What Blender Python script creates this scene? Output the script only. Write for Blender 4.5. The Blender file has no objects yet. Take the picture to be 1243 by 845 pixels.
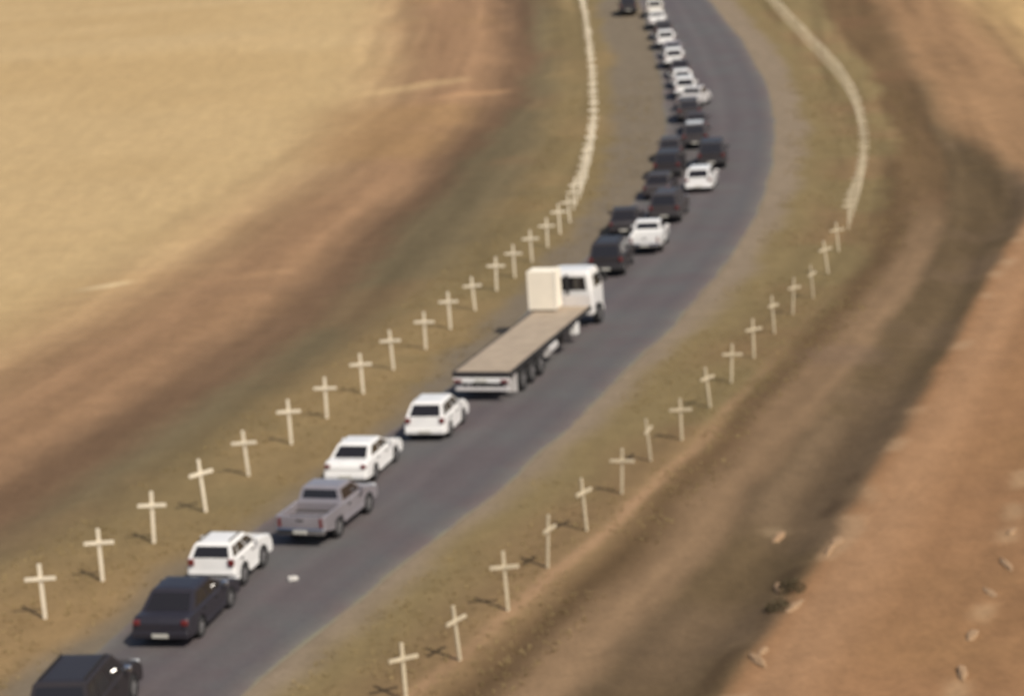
import bpy, bmesh, math, random
import numpy as np
from mathutils import Vector, Matrix
random.seed(7); rng = np.random.default_rng(7)
scene = bpy.context.scene
C = scene.collection
PI = math.pi

# ------------------------------------------------------------------ camera
cam_d = bpy.data.cameras.new('camera'); cam = bpy.data.objects.new('camera', cam_d); C.objects.link(cam)
PITCH = math.radians(12.5); ROLL = math.atan(.07)
F = Vector((0, math.cos(PITCH), -math.sin(PITCH))); U0 = Vector((0, math.sin(PITCH), math.cos(PITCH))); R0 = Vector((1, 0, 0))
Rv = R0*math.cos(ROLL) - U0*math.sin(ROLL); Uv = R0*math.sin(ROLL) + U0*math.cos(ROLL)
cam.matrix_world = Matrix(((Rv.x, Uv.x, -F.x, 0), (Rv.y, Uv.y, -F.y, 0), (Rv.z, Uv.z, -F.z, 20), (0, 0, 0, 1)))
cam_d.sensor_width = 36; cam_d.lens = 2500/1243*36
cam_d.clip_start = .5; cam_d.clip_end = 6000
cam_d.dof.use_dof = True; cam_d.dof.focus_distance = 15.0; cam_d.dof.aperture_fstop = 1.5   # soft, slightly defocused video frame
scene.camera = cam

# ------------------------------------------------------------------ light
SUN = Vector((.62, -.78, 0)).normalized(); ELEV = math.radians(48)
sd = Vector((SUN.x*math.cos(ELEV), SUN.y*math.cos(ELEV), math.sin(ELEV)))
w = bpy.data.worlds.new('World'); scene.world = w; w.use_nodes = True
nt = w.node_tree; bg = nt.nodes['Background']; sky = nt.nodes.new('ShaderNodeTexSky'); sky.sky_type = 'NISHITA'
sky.sun_disc = False; sky.sun_elevation = ELEV; sky.sun_rotation = math.atan2(SUN.x, SUN.y); sky.dust_density = 2.5
nt.links.new(sky.outputs[0], bg.inputs[0]); bg.inputs[1].default_value = .09
sl = bpy.data.lights.new('sun', 'SUN'); sl.energy = 3.95; sl.angle = math.radians(.6); sl.color = (1, .93, .82)
so = bpy.data.objects.new('sun', sl); C.objects.link(so); so.rotation_euler = (-sd).to_track_quat('-Z', 'Y').to_euler()
so.location = (0, 0, 60)
scene.view_settings.view_transform = 'Standard'; scene.view_settings.look = 'None'
scene.view_settings.exposure = 0.1; scene.view_settings.gamma = 1; scene.view_settings.use_curve_mapping = False

# ------------------------------------------------------------------ surveyed ground lines (metres; x east, y away)
ROAD_L = [(-14.84, 46.47), (-14.21, 48.83), (-13.2, 51.64), (-11.87, 55.74), (-10.46, 61.27), (-8.63, 65.52), (-6.98, 71.0), (-4.14, 79.1), (-1.71, 87.08), (1.53, 100.56), (5.04, 114.11), (7.94, 126.66), (10.47, 138.41), (12.79, 156.06), (14.82, 182.56), (16.16, 209.75), (17.69, 245.07), (19.59, 300.09)]
ROAD_R = [(-9.02, 46.22), (-8.52, 48.37), (-7.69, 50.67), (-5.92, 55.02), (-4.05, 59.89), (-1.78, 65.27), (0.25, 70.69), (2.66, 77.86), (7.28, 91.8), (11.34, 105.74), (15.39, 122.18), (18.46, 138.41), (21.17, 156.37), (23.5, 178.26), (24.94, 205.23), (25.32, 239.44), (26.68, 293.62)]
L1 = [(-28.68, 70.18), (-25.93, 92.92), (-23.42, 103.02), (-21.29, 112.88), (-19.02, 123.11), (-14.25, 150.59), (-10.9, 189.71), (-11.76, 266.89), (-13.06, 338.4)]
L2 = [(-23.38, 59.07), (-19.91, 76.53), (-18.1, 83.75), (-15.93, 92.31), (-13.28, 102.61), (-10.31, 119.87), (-6.17, 143.72), (-0.74, 180.07), (0.91, 211.41), (1.02, 257.43), (1.47, 324.85)]
L3 = [(-21.1, 55.89), (-17.89, 67.67), (-15.59, 75.41), (-12.94, 86.62), (-9.42, 101.33), (-6.96, 121.26), (-2.71, 147.54), (2.82, 178.41), (4.64, 209.54), (5.32, 254.22), (6.48, 320.2)]
L4 = [(-19.83, 52.0), (-16.84, 63.06), (-14.16, 70.7), (-10.97, 81.71), (-8.19, 89.9), (-4.94, 103.89), (-0.54, 124.29), (3.38, 152.34), (6.02, 186.81), (7.96, 252.26), (9.54, 317.36)]
L5 = [(-15.53, 47.55), (-14.44, 51.59), (-12.72, 56.56), (-11.57, 61.48), (-9.53, 66.19), (-5.95, 76.43), (-3.3, 86.01), (0.1, 101.07), (3.68, 117.2), (5.95, 130.52), (8.27, 150.22), (10.15, 174.94), (11.75, 206.01), (13.32, 248.33), (15.65, 303.65)]
R1 = [(-8.42, 46.11), (-6.87, 50.52), (-4.99, 55.02), (-3.15, 60.04), (1.13, 70.54), (3.61, 77.56), (8.41, 91.44), (12.7, 105.23), (16.94, 121.57), (20.39, 137.53), (23.28, 155.39), (26.02, 177.01), (27.45, 203.93), (27.93, 237.47), (29.85, 290.78)]
R2 = [(-4.96, 44.83), (-2.55, 49.7), (-0.09, 55.38), (2.63, 61.63), (6.49, 71.36), (11.36, 84.57), (17.48, 101.22), (23.2, 123.37), (27.99, 145.11), (32.85, 178.72), (34.99, 212.45), (41.95, 279.77)]
R3 = [(-3.41, 44.58), (-1.07, 49.44), (1.28, 54.77), (3.87, 60.91), (6.5, 68.13), (9.03, 76.02), (12.69, 85.24), (16.78, 95.18), (21.57, 110.26), (25.39, 125.48), (30.56, 151.93), (36.38, 193.34), (47.66, 274.54)]
R4 = [(-0.91, 45.09), (1.13, 49.13), (2.11, 51.44), (4.4, 57.07), (6.24, 61.07), (7.54, 65.21), (10.99, 74.49), (13.99, 81.76), (19.55, 97.23), (24.89, 114.11), (29.23, 133.62), (33.91, 163.45), (39.22, 203.88), (48.6, 273.72)]
R5 = [(3.02, 43.55), (4.81, 48.36), (6.22, 51.85), (7.59, 55.38), (9.59, 60.3), (11.55, 65.83), (14.02, 72.18), (17.97, 82.94), (23.98, 99.89), (31.51, 119.82), (58.11, 181.67)]
R6 = [(34.57, 95.84), (33.35, 126.77), (33.0, 142.79), (36.08, 177.06), (42.49, 228.84), (48.76, 280.8)]
R7 = [(45.07, 140.94), (46.82, 182.14), (50.4, 224.47), (57.1, 272.99)]
FOOT = [(-4.3, 46.88), (-3.2, 50.0), (-1.72, 52.77), (-0.8, 55.33), (1.26, 59.89), (3.01, 63.53), (5.81, 70.44), (8.89, 78.74), (12.27, 88.36), (16.35, 99.48)]
CROSS_L = [(-14.29, 57.79), (-13.16, 60.96), (-12.12, 64.55), (-10.84, 67.72), (-9.83, 71.93), (-8.64, 75.97), (-7.55, 79.66), (-6.31, 83.45), (-5.21, 87.5), (-3.9, 91.23), (-2.83, 95.23), (-1.67, 99.28), (-0.58, 103.84), (0.41, 107.02), (1.43, 111.03), (2.42, 115.09), (3.28, 118.94), (4.01, 122.49)]
FAR_L = [(4.5, 126.61), (5.15, 131.5), (6.65, 147.18), (8.01, 166.81), (9.36, 195.83), (10.5, 225.3), (11.14, 249.93), (12.12, 284.94)]
CROSS_R = [(-3.33, 49.44), (-1.98, 52.05), (-0.63, 55.69), (0.61, 59.22), (1.96, 62.61), (3.34, 66.4), (4.62, 70.18), (5.96, 72.64), (7.48, 77.15), (8.75, 80.84), (10.19, 84.93), (11.69, 89.44), (13.06, 93.18), (14.55, 96.56), (16.22, 102.35), (17.72, 108.0)]
FAR_R = [(19.34, 114.21), (22.07, 125.37), (25.57, 142.43), (29.23, 169.56), (30.33, 196.51), (31.36, 234.99), (33.15, 267.2)]
ROCKS = [(9.44, 59.68), (9.11, 58.92), (7.32, 54.2), (7.16, 56.2), (6.0, 50.87), (5.79, 50.26), (7.88, 61.27), (14.7, 59.43), (13.78, 56.36), (12.75, 54.1), (11.56, 51.13), (10.7, 48.52)]
TUFTS = [(7.51, 55.84), (6.89, 54.31)]
PATCH = [(-22.28, 113.24), (-7.52, 190.7), (-2.04, 184.58), (-13.57, 113.65), (13.8, 84.57), (7.81, 61.68)]
PAPER = [(-7.11, 59.53)]

# ------------------------------------------------------------------ helpers
def mat(name, col, rough=.6, metal=0, coat=0, noise=0, scale=8, bump=0, spec=None):
    m = bpy.data.materials.new(name); m.use_nodes = True; n = m.node_tree; b = n.nodes['Principled BSDF']
    b.inputs['Base Color'].default_value = (*col, 1); b.inputs['Roughness'].default_value = rough
    b.inputs['Metallic'].default_value = metal; b.inputs['Coat Weight'].default_value = coat
    b.inputs['Coat Roughness'].default_value = .12
    if spec is not None: b.inputs['Specular IOR Level'].default_value = spec
    tc = n.nodes.new('ShaderNodeTexCoord'); nz = n.nodes.new('ShaderNodeTexNoise'); nz.inputs['Scale'].default_value = scale
    nz.inputs['Detail'].default_value = 6; n.links.new(tc.outputs['Object'], nz.inputs['Vector'])
    mr = n.nodes.new('ShaderNodeMapRange'); mr.inputs[1].default_value = .3; mr.inputs[2].default_value = .7
    mr.inputs[3].default_value = 1-noise; mr.inputs[4].default_value = 1+noise
    n.links.new(nz.outputs[0], mr.inputs[0])
    vm = n.nodes.new('ShaderNodeVectorMath'); vm.operation = 'SCALE'; vm.inputs[0].default_value = col
    n.links.new(mr.outputs[0], vm.inputs['Scale']); n.links.new(vm.outputs[0], b.inputs['Base Color'])
    if bump:
        bp = n.nodes.new('ShaderNodeBump'); bp.inputs['Strength'].default_value = bump; bp.inputs['Distance'].default_value = .03
        n.links.new(nz.outputs[0], bp.inputs['Height']); n.links.new(bp.outputs[0], b.inputs['Normal'])
    return m

def tag(o, label=None, cat=None, group=None, kind=None):
    if label: o['label'] = label
    if cat: o['category'] = cat
    if group: o['group'] = group
    if kind: o['kind'] = kind
    return o

class MB:
    def __init__(s): s.v = []; s.f = []
    def add(s, vs, fs):
        k = len(s.v); s.v += [tuple(v) for v in vs]; s.f += [tuple(i+k for i in f) for f in fs]; return s
    def box(s, x0, x1, y0, y1, z0, z1, b=0, taper=0):
        if b <= 0:
            v = [(x0,y0,z0),(x1,y0,z0),(x1,y1,z0),(x0,y1,z0),(x0,y0,z1),(x1,y0,z1),(x1,y1,z1),(x0,y1,z1)]
            return s.add(v, [(3,2,1,0),(4,5,6,7),(0,1,5,4),(1,2,6,5),(2,3,7,6),(3,0,4,7)])
        # chamfered box: stacked rings with cut corners
        def ring(z, i):
            a = x0+i; c = x1-i; d = y0+i; e = y1-i
            return [(a+b,d,z),(c-b,d,z),(c,d+b,z),(c,e-b,z),(c-b,e,z),(a+b,e,z),(a,e-b,z),(a,d+b,z)]
        rs = [ring(z0, b*.7), ring(z0+b, 0), ring(z1-b, taper), ring(z1, taper+b*.7)]
        v = sum(rs, []); f = [tuple(range(7, -1, -1)), tuple(range(24, 32))]
        for r in range(3):
            for i in range(8):
                j = (i+1) % 8; f.append((r*8+i, r*8+j, r*8+8+j, r*8+8+i))
        return s.add(v, f)
    def cyl(s, c, axis, r, h, n=20, r2=None):   # centred cylinder
        r2 = r if r2 is None else r2; v = []
        for k, rr in ((-.5, r), (.5, r2)):
            for i in range(n):
                a = 2*PI*i/n; p = [rr*math.cos(a), rr*math.sin(a)]
                q = {'x': (k*h, p[0], p[1]), 'y': (p[0], k*h, p[1]), 'z': (p[0], p[1], k*h)}[axis]
                v.append((c[0]+q[0], c[1]+q[1], c[2]+q[2]))
        f = [tuple(range(n)), tuple(range(2*n-1, n-1, -1))] + [(i, (i+1)%n, n+(i+1)%n, n+i) for i in range(n)]
        return s.add(v, f)
    def slab(s, quad, t):        # thin solid from 4 corner points, pushed out by t
        q = [Vector(p) for p in quad]; n = (q[1]-q[0]).cross(q[3]-q[0]).normalized()*t
        v = [p-n*.5 for p in q]+[p+n for p in q]
        return s.add(v, [(3,2,1,0),(4,5,6,7),(0,1,5,4),(1,2,6,5),(2,3,7,6),(3,0,4,7)])
    def build(s, name, material, parent=None, smooth=False, bevel=0):
        me = bpy.data.meshes.new(name); me.from_pydata(s.v, [], s.f)
        bm = bmesh.new(); bm.from_mesh(me); bmesh.ops.recalc_face_normals(bm, faces=bm.faces)
        if bevel: bmesh.ops.bevel(bm, geom=[e for e in bm.edges], offset=bevel, segments=2, affect='EDGES', clamp_overlap=True)
        bm.to_mesh(me); bm.free()
        if smooth: me.polygons.foreach_set('use_smooth', [True]*len(me.polygons))
        me.materials.append(material); o = bpy.data.objects.new(name, me); C.objects.link(o)
        if parent: o.parent = parent
        return o

def empty(name, loc, rz=0):
    o = bpy.data.objects.new(name, None); C.objects.link(o); o.location = loc; o.rotation_euler = (0, 0, rz); o.empty_display_size = .3
    return o

# ------------------------------------------------------------------ terrain shape and soil zones
def smooth01(t): t = np.clip(t, 0, 1); return t*t*(3-2*t)
def vnoise(x, y, s, seed=0):
    x = np.asarray(x, float)/s+seed*17.3; y = np.asarray(y, float)/s+seed*9.1
    xi = np.floor(x); yi = np.floor(y); u = smooth01(x-xi); v = smooth01(y-yi)
    def h(a, b):
        q = np.sin(a*127.1+b*311.7+seed*74.7)*43758.5453; return q-np.floor(q)
    return (h(xi,yi)*(1-u)+h(xi+1,yi)*u)*(1-v)+(h(xi,yi+1)*(1-u)+h(xi+1,yi+1)*u)*v
def fbm(x, y, s, seed=0): return sum(vnoise(x, y, s/2**k, seed+k)*.5**(k+1) for k in range(4))/.9375
def sdist(X, Y, line):       # signed distance, + on the right-hand side of the line walked away from us
    L = [Vector(p) for p in line]
    a = L[0]-(L[1]-L[0]).normalized()*900; b = L[-1]+(L[-1]-L[-2]).normalized()*900
    P = [(a.x, a.y)]+[tuple(p) for p in line]+[(b.x, b.y)]
    best = np.full(X.shape, 1e18); sg = np.ones(X.shape)
    for (x0,y0),(x1,y1) in zip(P[:-1], P[1:]):
        dx, dy = x1-x0, y1-y0; t = np.clip(((X-x0)*dx+(Y-y0)*dy)/(dx*dx+dy*dy), 0, 1)
        ex, ey = X-x0-t*dx, Y-y0-t*dy; d = ex*ex+ey*ey; m = d < best
        c = -(dx*ey-dy*ex)
        sg = np.where(m, np.where(c >= 0, 1, -1), sg); best = np.where(m, d, best)
    return np.sqrt(best)*sg
def hill(X, Y):
    t = np.maximum((Y-95)/140., 0); h = 6*np.minimum(t, 1)**1.8+np.clip(t-1, 0, 1.2)*6
    return np.where(t > 2.2, h+0*h, h)
def height(X, Y, full=False):
    X = np.asarray(X, float); Y = np.asarray(Y, float)
    z = hill(X, Y)
    r4 = sdist(X, Y, R4); r5 = sdist(X, Y, R5); r6 = sdist(X, Y, R6); l3 = sdist(X, Y, L3); l2 = sdist(X, Y, L2)
    r2 = sdist(X, Y, R2)
    off = smooth01(np.minimum(np.abs(1e9), (r2-1.2)/4))+smooth01((-l3+2)/6)
    z = z-.4*smooth01(r4/3)*smooth01((-r5)/2.0)*smooth01(-r6/5)      # the gully between track and ploughed field
    z = z+.15*smooth01((r2-1)/3)*0-.3*smooth01((l2+3)/4)*smooth01((-l3+3)/4)
    z = z+off*(.45*(fbm(X, Y, 14, 3)-.5)+.16*(fbm(X, Y, 2.6, 5)-.5))
    return z
def zg(x, y): return float(height(np.array([x]), np.array([y]))[0])

def lin(r, g, b):
    f = lambda c: (c/255/12.92) if c/255 <= .04045 else ((c/255+.055)/1.055)**2.4
    return np.array([f(r), f(g), f(b)])
KAL = .86   # soil reflectance is measured colour x this (sunlit level)
def soil(X, Y):
    wob = (fbm(X, Y, 9, 11)-.5)*2.0; wob2 = (fbm(X, Y, 3, 21)-.5)
    near = np.clip(Y/90, .5, 3)
    col = np.ones(X.shape+(3,))*(lin(189,162,119)*KAL)
    def over(mask, c): nonlocal col; col = col*(1-mask[..., None])+mask[..., None]*np.asarray(c)*KAL
    # gold stubble: broad soft variation
    over(smooth01((fbm(X, Y, 40, 31)-.42)/.25)*.55, lin(180,152,108))
    over(smooth01((fbm(X*.35+Y*.1, Y, 22, 33)-.5)/.2)*.4, lin(196,170,128))
    s = {k: sdist(X, Y, v) for k, v in (('L1',L1),('L2',L2),('L3',L3),('L4',L4),('L5',L5),('RL',ROAD_L),('RR',ROAD_R),('R1',R1),('R2',R2),('R3',R3),('R4',R4),('R5',R5),('R6',R6),('R7',R7))}
    edge = lambda k, w, o=0: smooth01((s[k]+wob*near*.6*min(w, 3)/3+wob2*min(w, 2)*.8-o)/w+.5)
    over(edge('L1', 13), lin(152,120,90))
    over(edge('L1', 10)*smooth01((fbm(X, Y, 16, 41)-.45)/.3)*.5, lin(160,128,86))
    over(edge('L2', 5), lin(116,92,70))
    over(edge('L3', 3), lin(112,99,74))
    over(edge('L3', 4)*smooth01((fbm(X, Y, 12, 44)-.5)/.2)*.5, lin(130,104,76))
    over(edge('L4', 4), lin(129,112,79))
    tan = smooth01((63-Y)/14+.5)*.85
    over(edge('L4', 4)*np.maximum(tan, smooth01((fbm(X, Y, 10, 51)-.5)/.2)*.35), lin(152,125,88))
    over(edge('L5', 1.8), lin(122,110,93))
    over(smooth01((s['RR']+.2)/.4), lin(140,124,104))
    over(edge('R1', 1.6), lin(131,114,80))
    over(edge('R1', 3, 1.8)*smooth01((fbm(X, Y, 9, 61)-.42)/.2)*.6, lin(136,108,79))
    over(edge('R2', 1.6), lin(106,85,60))
    over(edge('R2', 1.6)*smooth01((fbm(X, Y, 9, 63)-.5)/.2)*.4, lin(118,89,65))
    over(edge('R3', 1.6)*smooth01((128-Y)/20), lin(136,111,84))
    over(edge('R4', 1.0), lin(100,83,60))
    over(edge('R4', 1.6)*smooth01((fbm(X, Y, 7, 65)-.45)/.25)*.6, lin(116,96,75))
    over(smooth01((s['R4']-3+wob)/2.5)*.75, lin(114,95,76))
    over(edge('R5', .7), lin(152,115,82))
    over(edge('R5', 5, 3.5)*smooth01((fbm(X, Y, 11, 67)-.4)/.25)*.6, lin(140,108,72))
    over(smooth01(s['R5']/.8)*smooth01((3.2-s['R5'])/2)*.5, lin(165,130,98))
    nb_ = vnoise(X, Y, 1.6, 73)       # crumbled edge: broken pale clods and dark turf along the bank
    over(smooth01((.55-np.abs(s['R5']-.25+wob2))/.4)*smooth01((nb_-.5)/.25)*.6, lin(172,142,110))
    over(smooth01((.5-np.abs(s['R5']+.55+wob2))/.4)*smooth01((.55-nb_)/.3)*.6*smooth01((80-Y)/20), lin(74,58,42))
    dl = sdist(X, Y, ROCKS[7:][::-1]); over(smooth01((.5-np.abs(dl+wob2*.5))/.4)*smooth01((vnoise(X, Y, 1.3, 75)-.4)/.3)*.6*(Y < 66)*(X > 0), lin(184,152,116))
    over(smooth01((.8-np.abs(dl-1.0))/.6)*smooth01((vnoise(X, Y, 1.9, 77)-.4)/.3)*.4*(Y < 66)*(X > 0), lin(118,88,62))
    over(smooth01(s['R6']/3+.5+wob*.4)*smooth01((Y-112)/10), lin(150,118,86))
    over(smooth01(s['R7']/7+.5+wob*.3)*smooth01((Y-112)/10), lin(178,148,104))
    # bare footpath worn beside the right-hand crosses
    fp = np.abs(sdist(X, Y, FOOT)+wob2*.5)
    inr = (Y > 40)*(Y < 112)
    over(smooth01((.42-fp)/.35)*inr*(.3+.6*vnoise(X, Y, 2.5, 71))*np.clip((100-Y)/35, 0, 1), lin(160,128,98))
    for (px, py), (a, b, k, c) in zip(PATCH, ((1.6,.35,.8,(214,190,150)),(6,1.2,.45,(206,176,130)),(4,1,.5,(190,150,110)),(2.5,.6,.4,(176,140,104)),(2,1.2,.3,(120,100,85)),(.45,.25,.5,(150,128,100)))):
        ang = .5; ex = (X-px)*math.cos(ang)+(Y-py)*math.sin(ang); ey = -(X-px)*math.sin(ang)+(Y-py)*math.cos(ang)
        over(smooth01(1.4-np.sqrt((ex/a)**2+(ey/b/1.5)**2)+wob2*.6)*k, lin(*c))
    # old ruts, plough lines and mown strips follow the road and the field edges
    along = Y+.2*X
    st_r = fbm(s['R4']/1.1, along/24, 1, 91)-.5; st_l = fbm(s['L3']/1.8, along/34, 1, 95)-.5; fur = fbm(s['R5']/.9, along/30, 1, 97)-.5
    wr_ = smooth01((s['R1']-1)/2)*smooth01((-s['R5']+1)/2); wl_ = smooth01((-s['L5']-.5)/2)*smooth01((s['L1']+8)/8); wf = smooth01(s['R5']/1.5)
    k = 1+wr_*st_r*.75+wl_*st_l*.6+wf*fur*.4
    return col*np.clip(k, .6, 1.5)[..., None]

def axis(parts):
    out = []
    for a, b, st in parts: out += list(np.arange(a, b, st))
    return np.array(out+[parts[-1][1]])
xs = axis([(-2600,-600,200),(-600,-160,40),(-160,-50,2),(-50,-24,.8),(-24,36,.28),(36,70,.8),(70,160,2),(160,600,40),(600,2600,200)])
ys = axis([(-1500,0,150),(0,38,2),(38,120,.32),(120,170,.6),(170,300,1.1),(300,500,8),(500,3600,100)])
GX, GY = np.meshgrid(xs, ys); nx, ny = len(xs), len(ys)
Z = height(GX, GY); COL = soil(GX, GY)
inroad = (sdist(GX, GY, ROAD_L) > .25)*(sdist(GX, GY, ROAD_R) < -.25)
Z = np.where(inroad, Z-.06, Z)
me = bpy.data.meshes.new('ground')
co = np.stack([GX.ravel(), GY.ravel(), Z.ravel()], 1)
me.vertices.add(nx*ny); me.vertices.foreach_set('co', co.ravel())
i = np.arange(ny-1)[:, None]*nx+np.arange(nx-1)[None, :]; fc = np.stack([i, i+1, i+nx+1, i+nx], -1).reshape(-1, 4)
me.loops.add(fc.size); me.loops.foreach_set('vertex_index', fc.ravel().astype(np.int32))
me.polygons.add(len(fc)); me.polygons.foreach_set('loop_start', np.arange(0, fc.size, 4, dtype=np.int32)); me.polygons.foreach_set('loop_total', np.full(len(fc), 4, dtype=np.int32))
me.update(calc_edges=True); me.validate(); me.polygons.foreach_set('use_smooth', [True]*len(me.polygons))
at = me.color_attributes.new('soil', 'FLOAT_COLOR', 'POINT')
at.data.foreach_set('color', np.concatenate([COL.reshape(-1, 3), np.ones((nx*ny, 1))], 1).ravel())
gm = bpy.data.materials.new('soil_and_dry_grass'); gm.use_nodes = True; n = gm.node_tree; b = n.nodes['Principled BSDF']
b.inputs['Roughness'].default_value = .95; b.inputs['Specular IOR Level'].default_value = .1
va = n.nodes.new('ShaderNodeAttribute'); va.attribute_name = 'soil'
tc = n.nodes.new('ShaderNodeTexCoord')
def noise(scale, detail=8, stretch=None):
    z = n.nodes.new('ShaderNodeTexNoise'); z.inputs['Scale'].default_value = scale; z.inputs['Detail'].default_value = detail
    z.inputs['Roughness'].default_value = .65
    if stretch:
        mp = n.nodes.new('ShaderNodeMapping'); mp.inputs['Rotation'].default_value = (0, 0, stretch[0]); mp.inputs['Scale'].default_value = stretch[1]
        n.links.new(tc.outputs['Object'], mp.inputs[0]); n.links.new(mp.outputs[0], z.inputs['Vector'])
    else: n.links.new(tc.outputs['Object'], z.inputs['Vector'])
    return z
def ranged(src, lo, hi, a=.3, bb=.7):
    m = n.nodes.new('ShaderNodeMapRange'); m.inputs[1].default_value = a; m.inputs[2].default_value = bb; m.inputs[3].default_value = lo; m.inputs[4].default_value = hi
    n.links.new(src, m.inputs[0]); return m.outputs[0]
n1 = noise(.9); n2 = noise(5); n3 = noise(.35, 6, (.25, (3, .35, 1)))
def mul(a_, b_):
    m = n.nodes.new('ShaderNodeMath'); m.operation = 'MULTIPLY'; n.links.new(a_, m.inputs[0]); n.links.new(b_, m.inputs[1]); return m.outputs[0]
fac = mul(mul(ranged(n1.outputs[0], .9, 1.1), ranged(n2.outputs[0], .88, 1.12)), ranged(n3.outputs[0], .94, 1.06))
vm = n.nodes.new('ShaderNodeVectorMath'); vm.operation = 'SCALE'; n.links.new(va.outputs['Color'], vm.inputs[0]); n.links.new(fac, vm.inputs['Scale'])
n.links.new(vm.outputs[0], b.inputs['Base Color'])
bp = n.nodes.new('ShaderNodeBump'); bp.inputs['Strength'].default_value = .35; bp.inputs['Distance'].default_value = .12
n.links.new(n2.outputs[0], bp.inputs['Height']); n.links.new(bp.outputs[0], b.inputs['Normal'])
me.materials.append(gm); go = bpy.data.objects.new('ground', me); C.objects.link(go); tag(go, kind='structure')

# ------------------------------------------------------------------ road
def resample(line, m):
    L = np.array(line); d = np.r_[0, np.cumsum(np.hypot(*np.diff(L, axis=0).T))]; t = np.linspace(0, d[-1], m)
    x = np.interp(t, d, L[:, 0]); y = np.interp(t, d, L[:, 1])
    k = np.hanning(13); k /= k.sum()
    xp = np.r_[2*x[0]-x[6:0:-1], x, 2*x[-1]-x[-2:-8:-1]]; yp = np.r_[2*y[0]-y[6:0:-1], y, 2*y[-1]-y[-2:-8:-1]]
    return np.stack([np.convolve(xp, k, 'valid'), np.convolve(yp, k, 'valid')], 1)
NR = 260
RL = resample(ROAD_L, NR); RR = resample(ROAD_R, NR)
# carry the tar on past both ends of the view
def extend(A, B):
    da = A[0]-A[3]; da /= np.linalg.norm(da); e = A[-1]-A[-4]; e /= np.linalg.norm(e)
    k = np.arange(60, 0, -1)[:, None]*1.0; q = np.arange(1, 121)[:, None]*1.2
    return np.concatenate([A[0]+da*k, A, A[-1]+e*q])
mid = (RL+RR)/2; hw = np.linalg.norm(RR-RL, axis=1)
RLx = extend(RL, None); RRx = extend(RR, None)
mb = MB(); NC = 14; v = []
for i in range(len(RLx)):
    wl = (float(vnoise(i*.8, 0, 2.2, 4))-.5)*.3; wr = (float(vnoise(i*.8, 9, 2.2, 6))-.5)*.3
    a = RLx[i]; c = RRx[i]; u = (c-a)/np.linalg.norm(c-a)
    a = a+u*wl; c = c+u*wr
    for j in range(NC+1):
        t = j/NC; p = a+(c-a)*t; v.append((p[0], p[1], 0, t))
P_ = np.array(v); zz = height(P_[:, 0], P_[:, 1])+.035+.05*(1-(2*P_[:, 3]-1)**2)
V = [(p[0], p[1], z) for p, z in zip(P_, zz)]
fs = [(i*(NC+1)+j, i*(NC+1)+j+1, (i+1)*(NC+1)+j+1, (i+1)*(NC+1)+j) for i in range(len(RLx)-1) for j in range(NC)]
k0 = len(V)     # skirt down both sides so the tar has thickness
for i in range(len(RLx)):
    for j in (0, NC):
        p = V[i*(NC+1)+j]; V.append(p); V.append((p[0]+(.12 if j else -.12), p[1], p[2]-.12))
for i in range(len(RLx)-1):
    fs.append((k0+4*i, k0+4*i+4, k0+4*i+5, k0+4*i+1)); fs.append((k0+4*i+2, k0+4*i+6, k0+4*i+7, k0+4*i+3))
me = bpy.data.meshes.new('road'); me.from_pydata(V, [], fs); me.polygons.foreach_set('use_smooth', [True]*len(me.polygons))
ac = me.attributes.new('across', 'FLOAT', 'POINT')
ac.data.foreach_set('value', np.r_[P_[:, 3], np.tile([0., 0., 1., 1.], len(RLx))].astype(np.float32))
rm = bpy.data.materials.new('weathered_tar'); rm.use_nodes = True; n = rm.node_tree; b = n.nodes['Principled BSDF']
b.inputs['Roughness'].default_value = .82; b.inputs['Specular IOR Level'].default_value = .3
tc = n.nodes.new('ShaderNodeTexCoord')
cr = n.nodes.new('ShaderNodeValToRGB'); aa = n.nodes.new('ShaderNodeAttribute'); aa.attribute_name = 'across'
wob = noise(.6, 4); wm = n.nodes.new('ShaderNodeMath'); wm.operation = 'MULTIPLY_ADD'; wm.inputs[1].default_value = .08; wm.inputs[2].default_value = -.04
n.links.new(wob.outputs[0], wm.inputs[0]); ad = n.nodes.new('ShaderNodeMath'); ad.operation = 'ADD'; n.links.new(aa.outputs['Fac'], ad.inputs[0]); n.links.new(wm.outputs[0], ad.inputs[1])
n.links.new(ad.outputs[0], cr.inputs[0])
e = cr.color_ramp.elements; base = lin(106,97,97)*.76; dust = tuple(lin(130,117,101)*.8)+(1,)
def rc(k, tint=(1,1,1)): return tuple(base*k*np.array(tint))+(1,)
e[0].position = 0; e[0].color = dust; e[1].position = 1; e[1].color = dust
for ps, k, t_ in ((.02,1.25,(1.06,1,.92)),(.07,1.05,(1.03,1,.96)),(.16,.90,(1,1,1.02)),(.3,1.0,(1,1,1)),(.42,.91,(1,1,1.03)),(.52,1.07,(1,1,1)),(.62,.92,(1,1.01,1.02)),(.76,1.0,(1,1,1)),(.86,.92,(1,1,1.02)),(.93,1.04,(1.03,1,.96)),(.98,1.25,(1.06,1,.92))):
    el = e.new(ps); el.color = rc(k, t_)
n1 = noise(.25, 5); n2 = noise(7, 8); n3 = noise(60, 4)
hue = n.nodes.new('ShaderNodeMix'); hue.data_type = 'RGBA'; hue.blend_type = 'MULTIPLY'; hue.inputs[7].default_value = (.9, 1.03, 1.0, 1)
n.links.new(ranged(n1.outputs[0], 0, 1, .4, .6), hue.inputs[0]); n.links.new(cr.outputs[0], hue.inputs[6])
fac = mul(mul(ranged(n1.outputs[0], .88, 1.1), ranged(n2.outputs[0], .9, 1.1)), ranged(n3.outputs[0], .9, 1.1))
vm = n.nodes.new('ShaderNodeVectorMath'); vm.operation = 'SCALE'; n.links.new(hue.outputs[2], vm.inputs[0]); n.links.new(fac, vm.inputs['Scale'])
n.links.new(vm.outputs[0], b.inputs['Base Color'])
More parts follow.
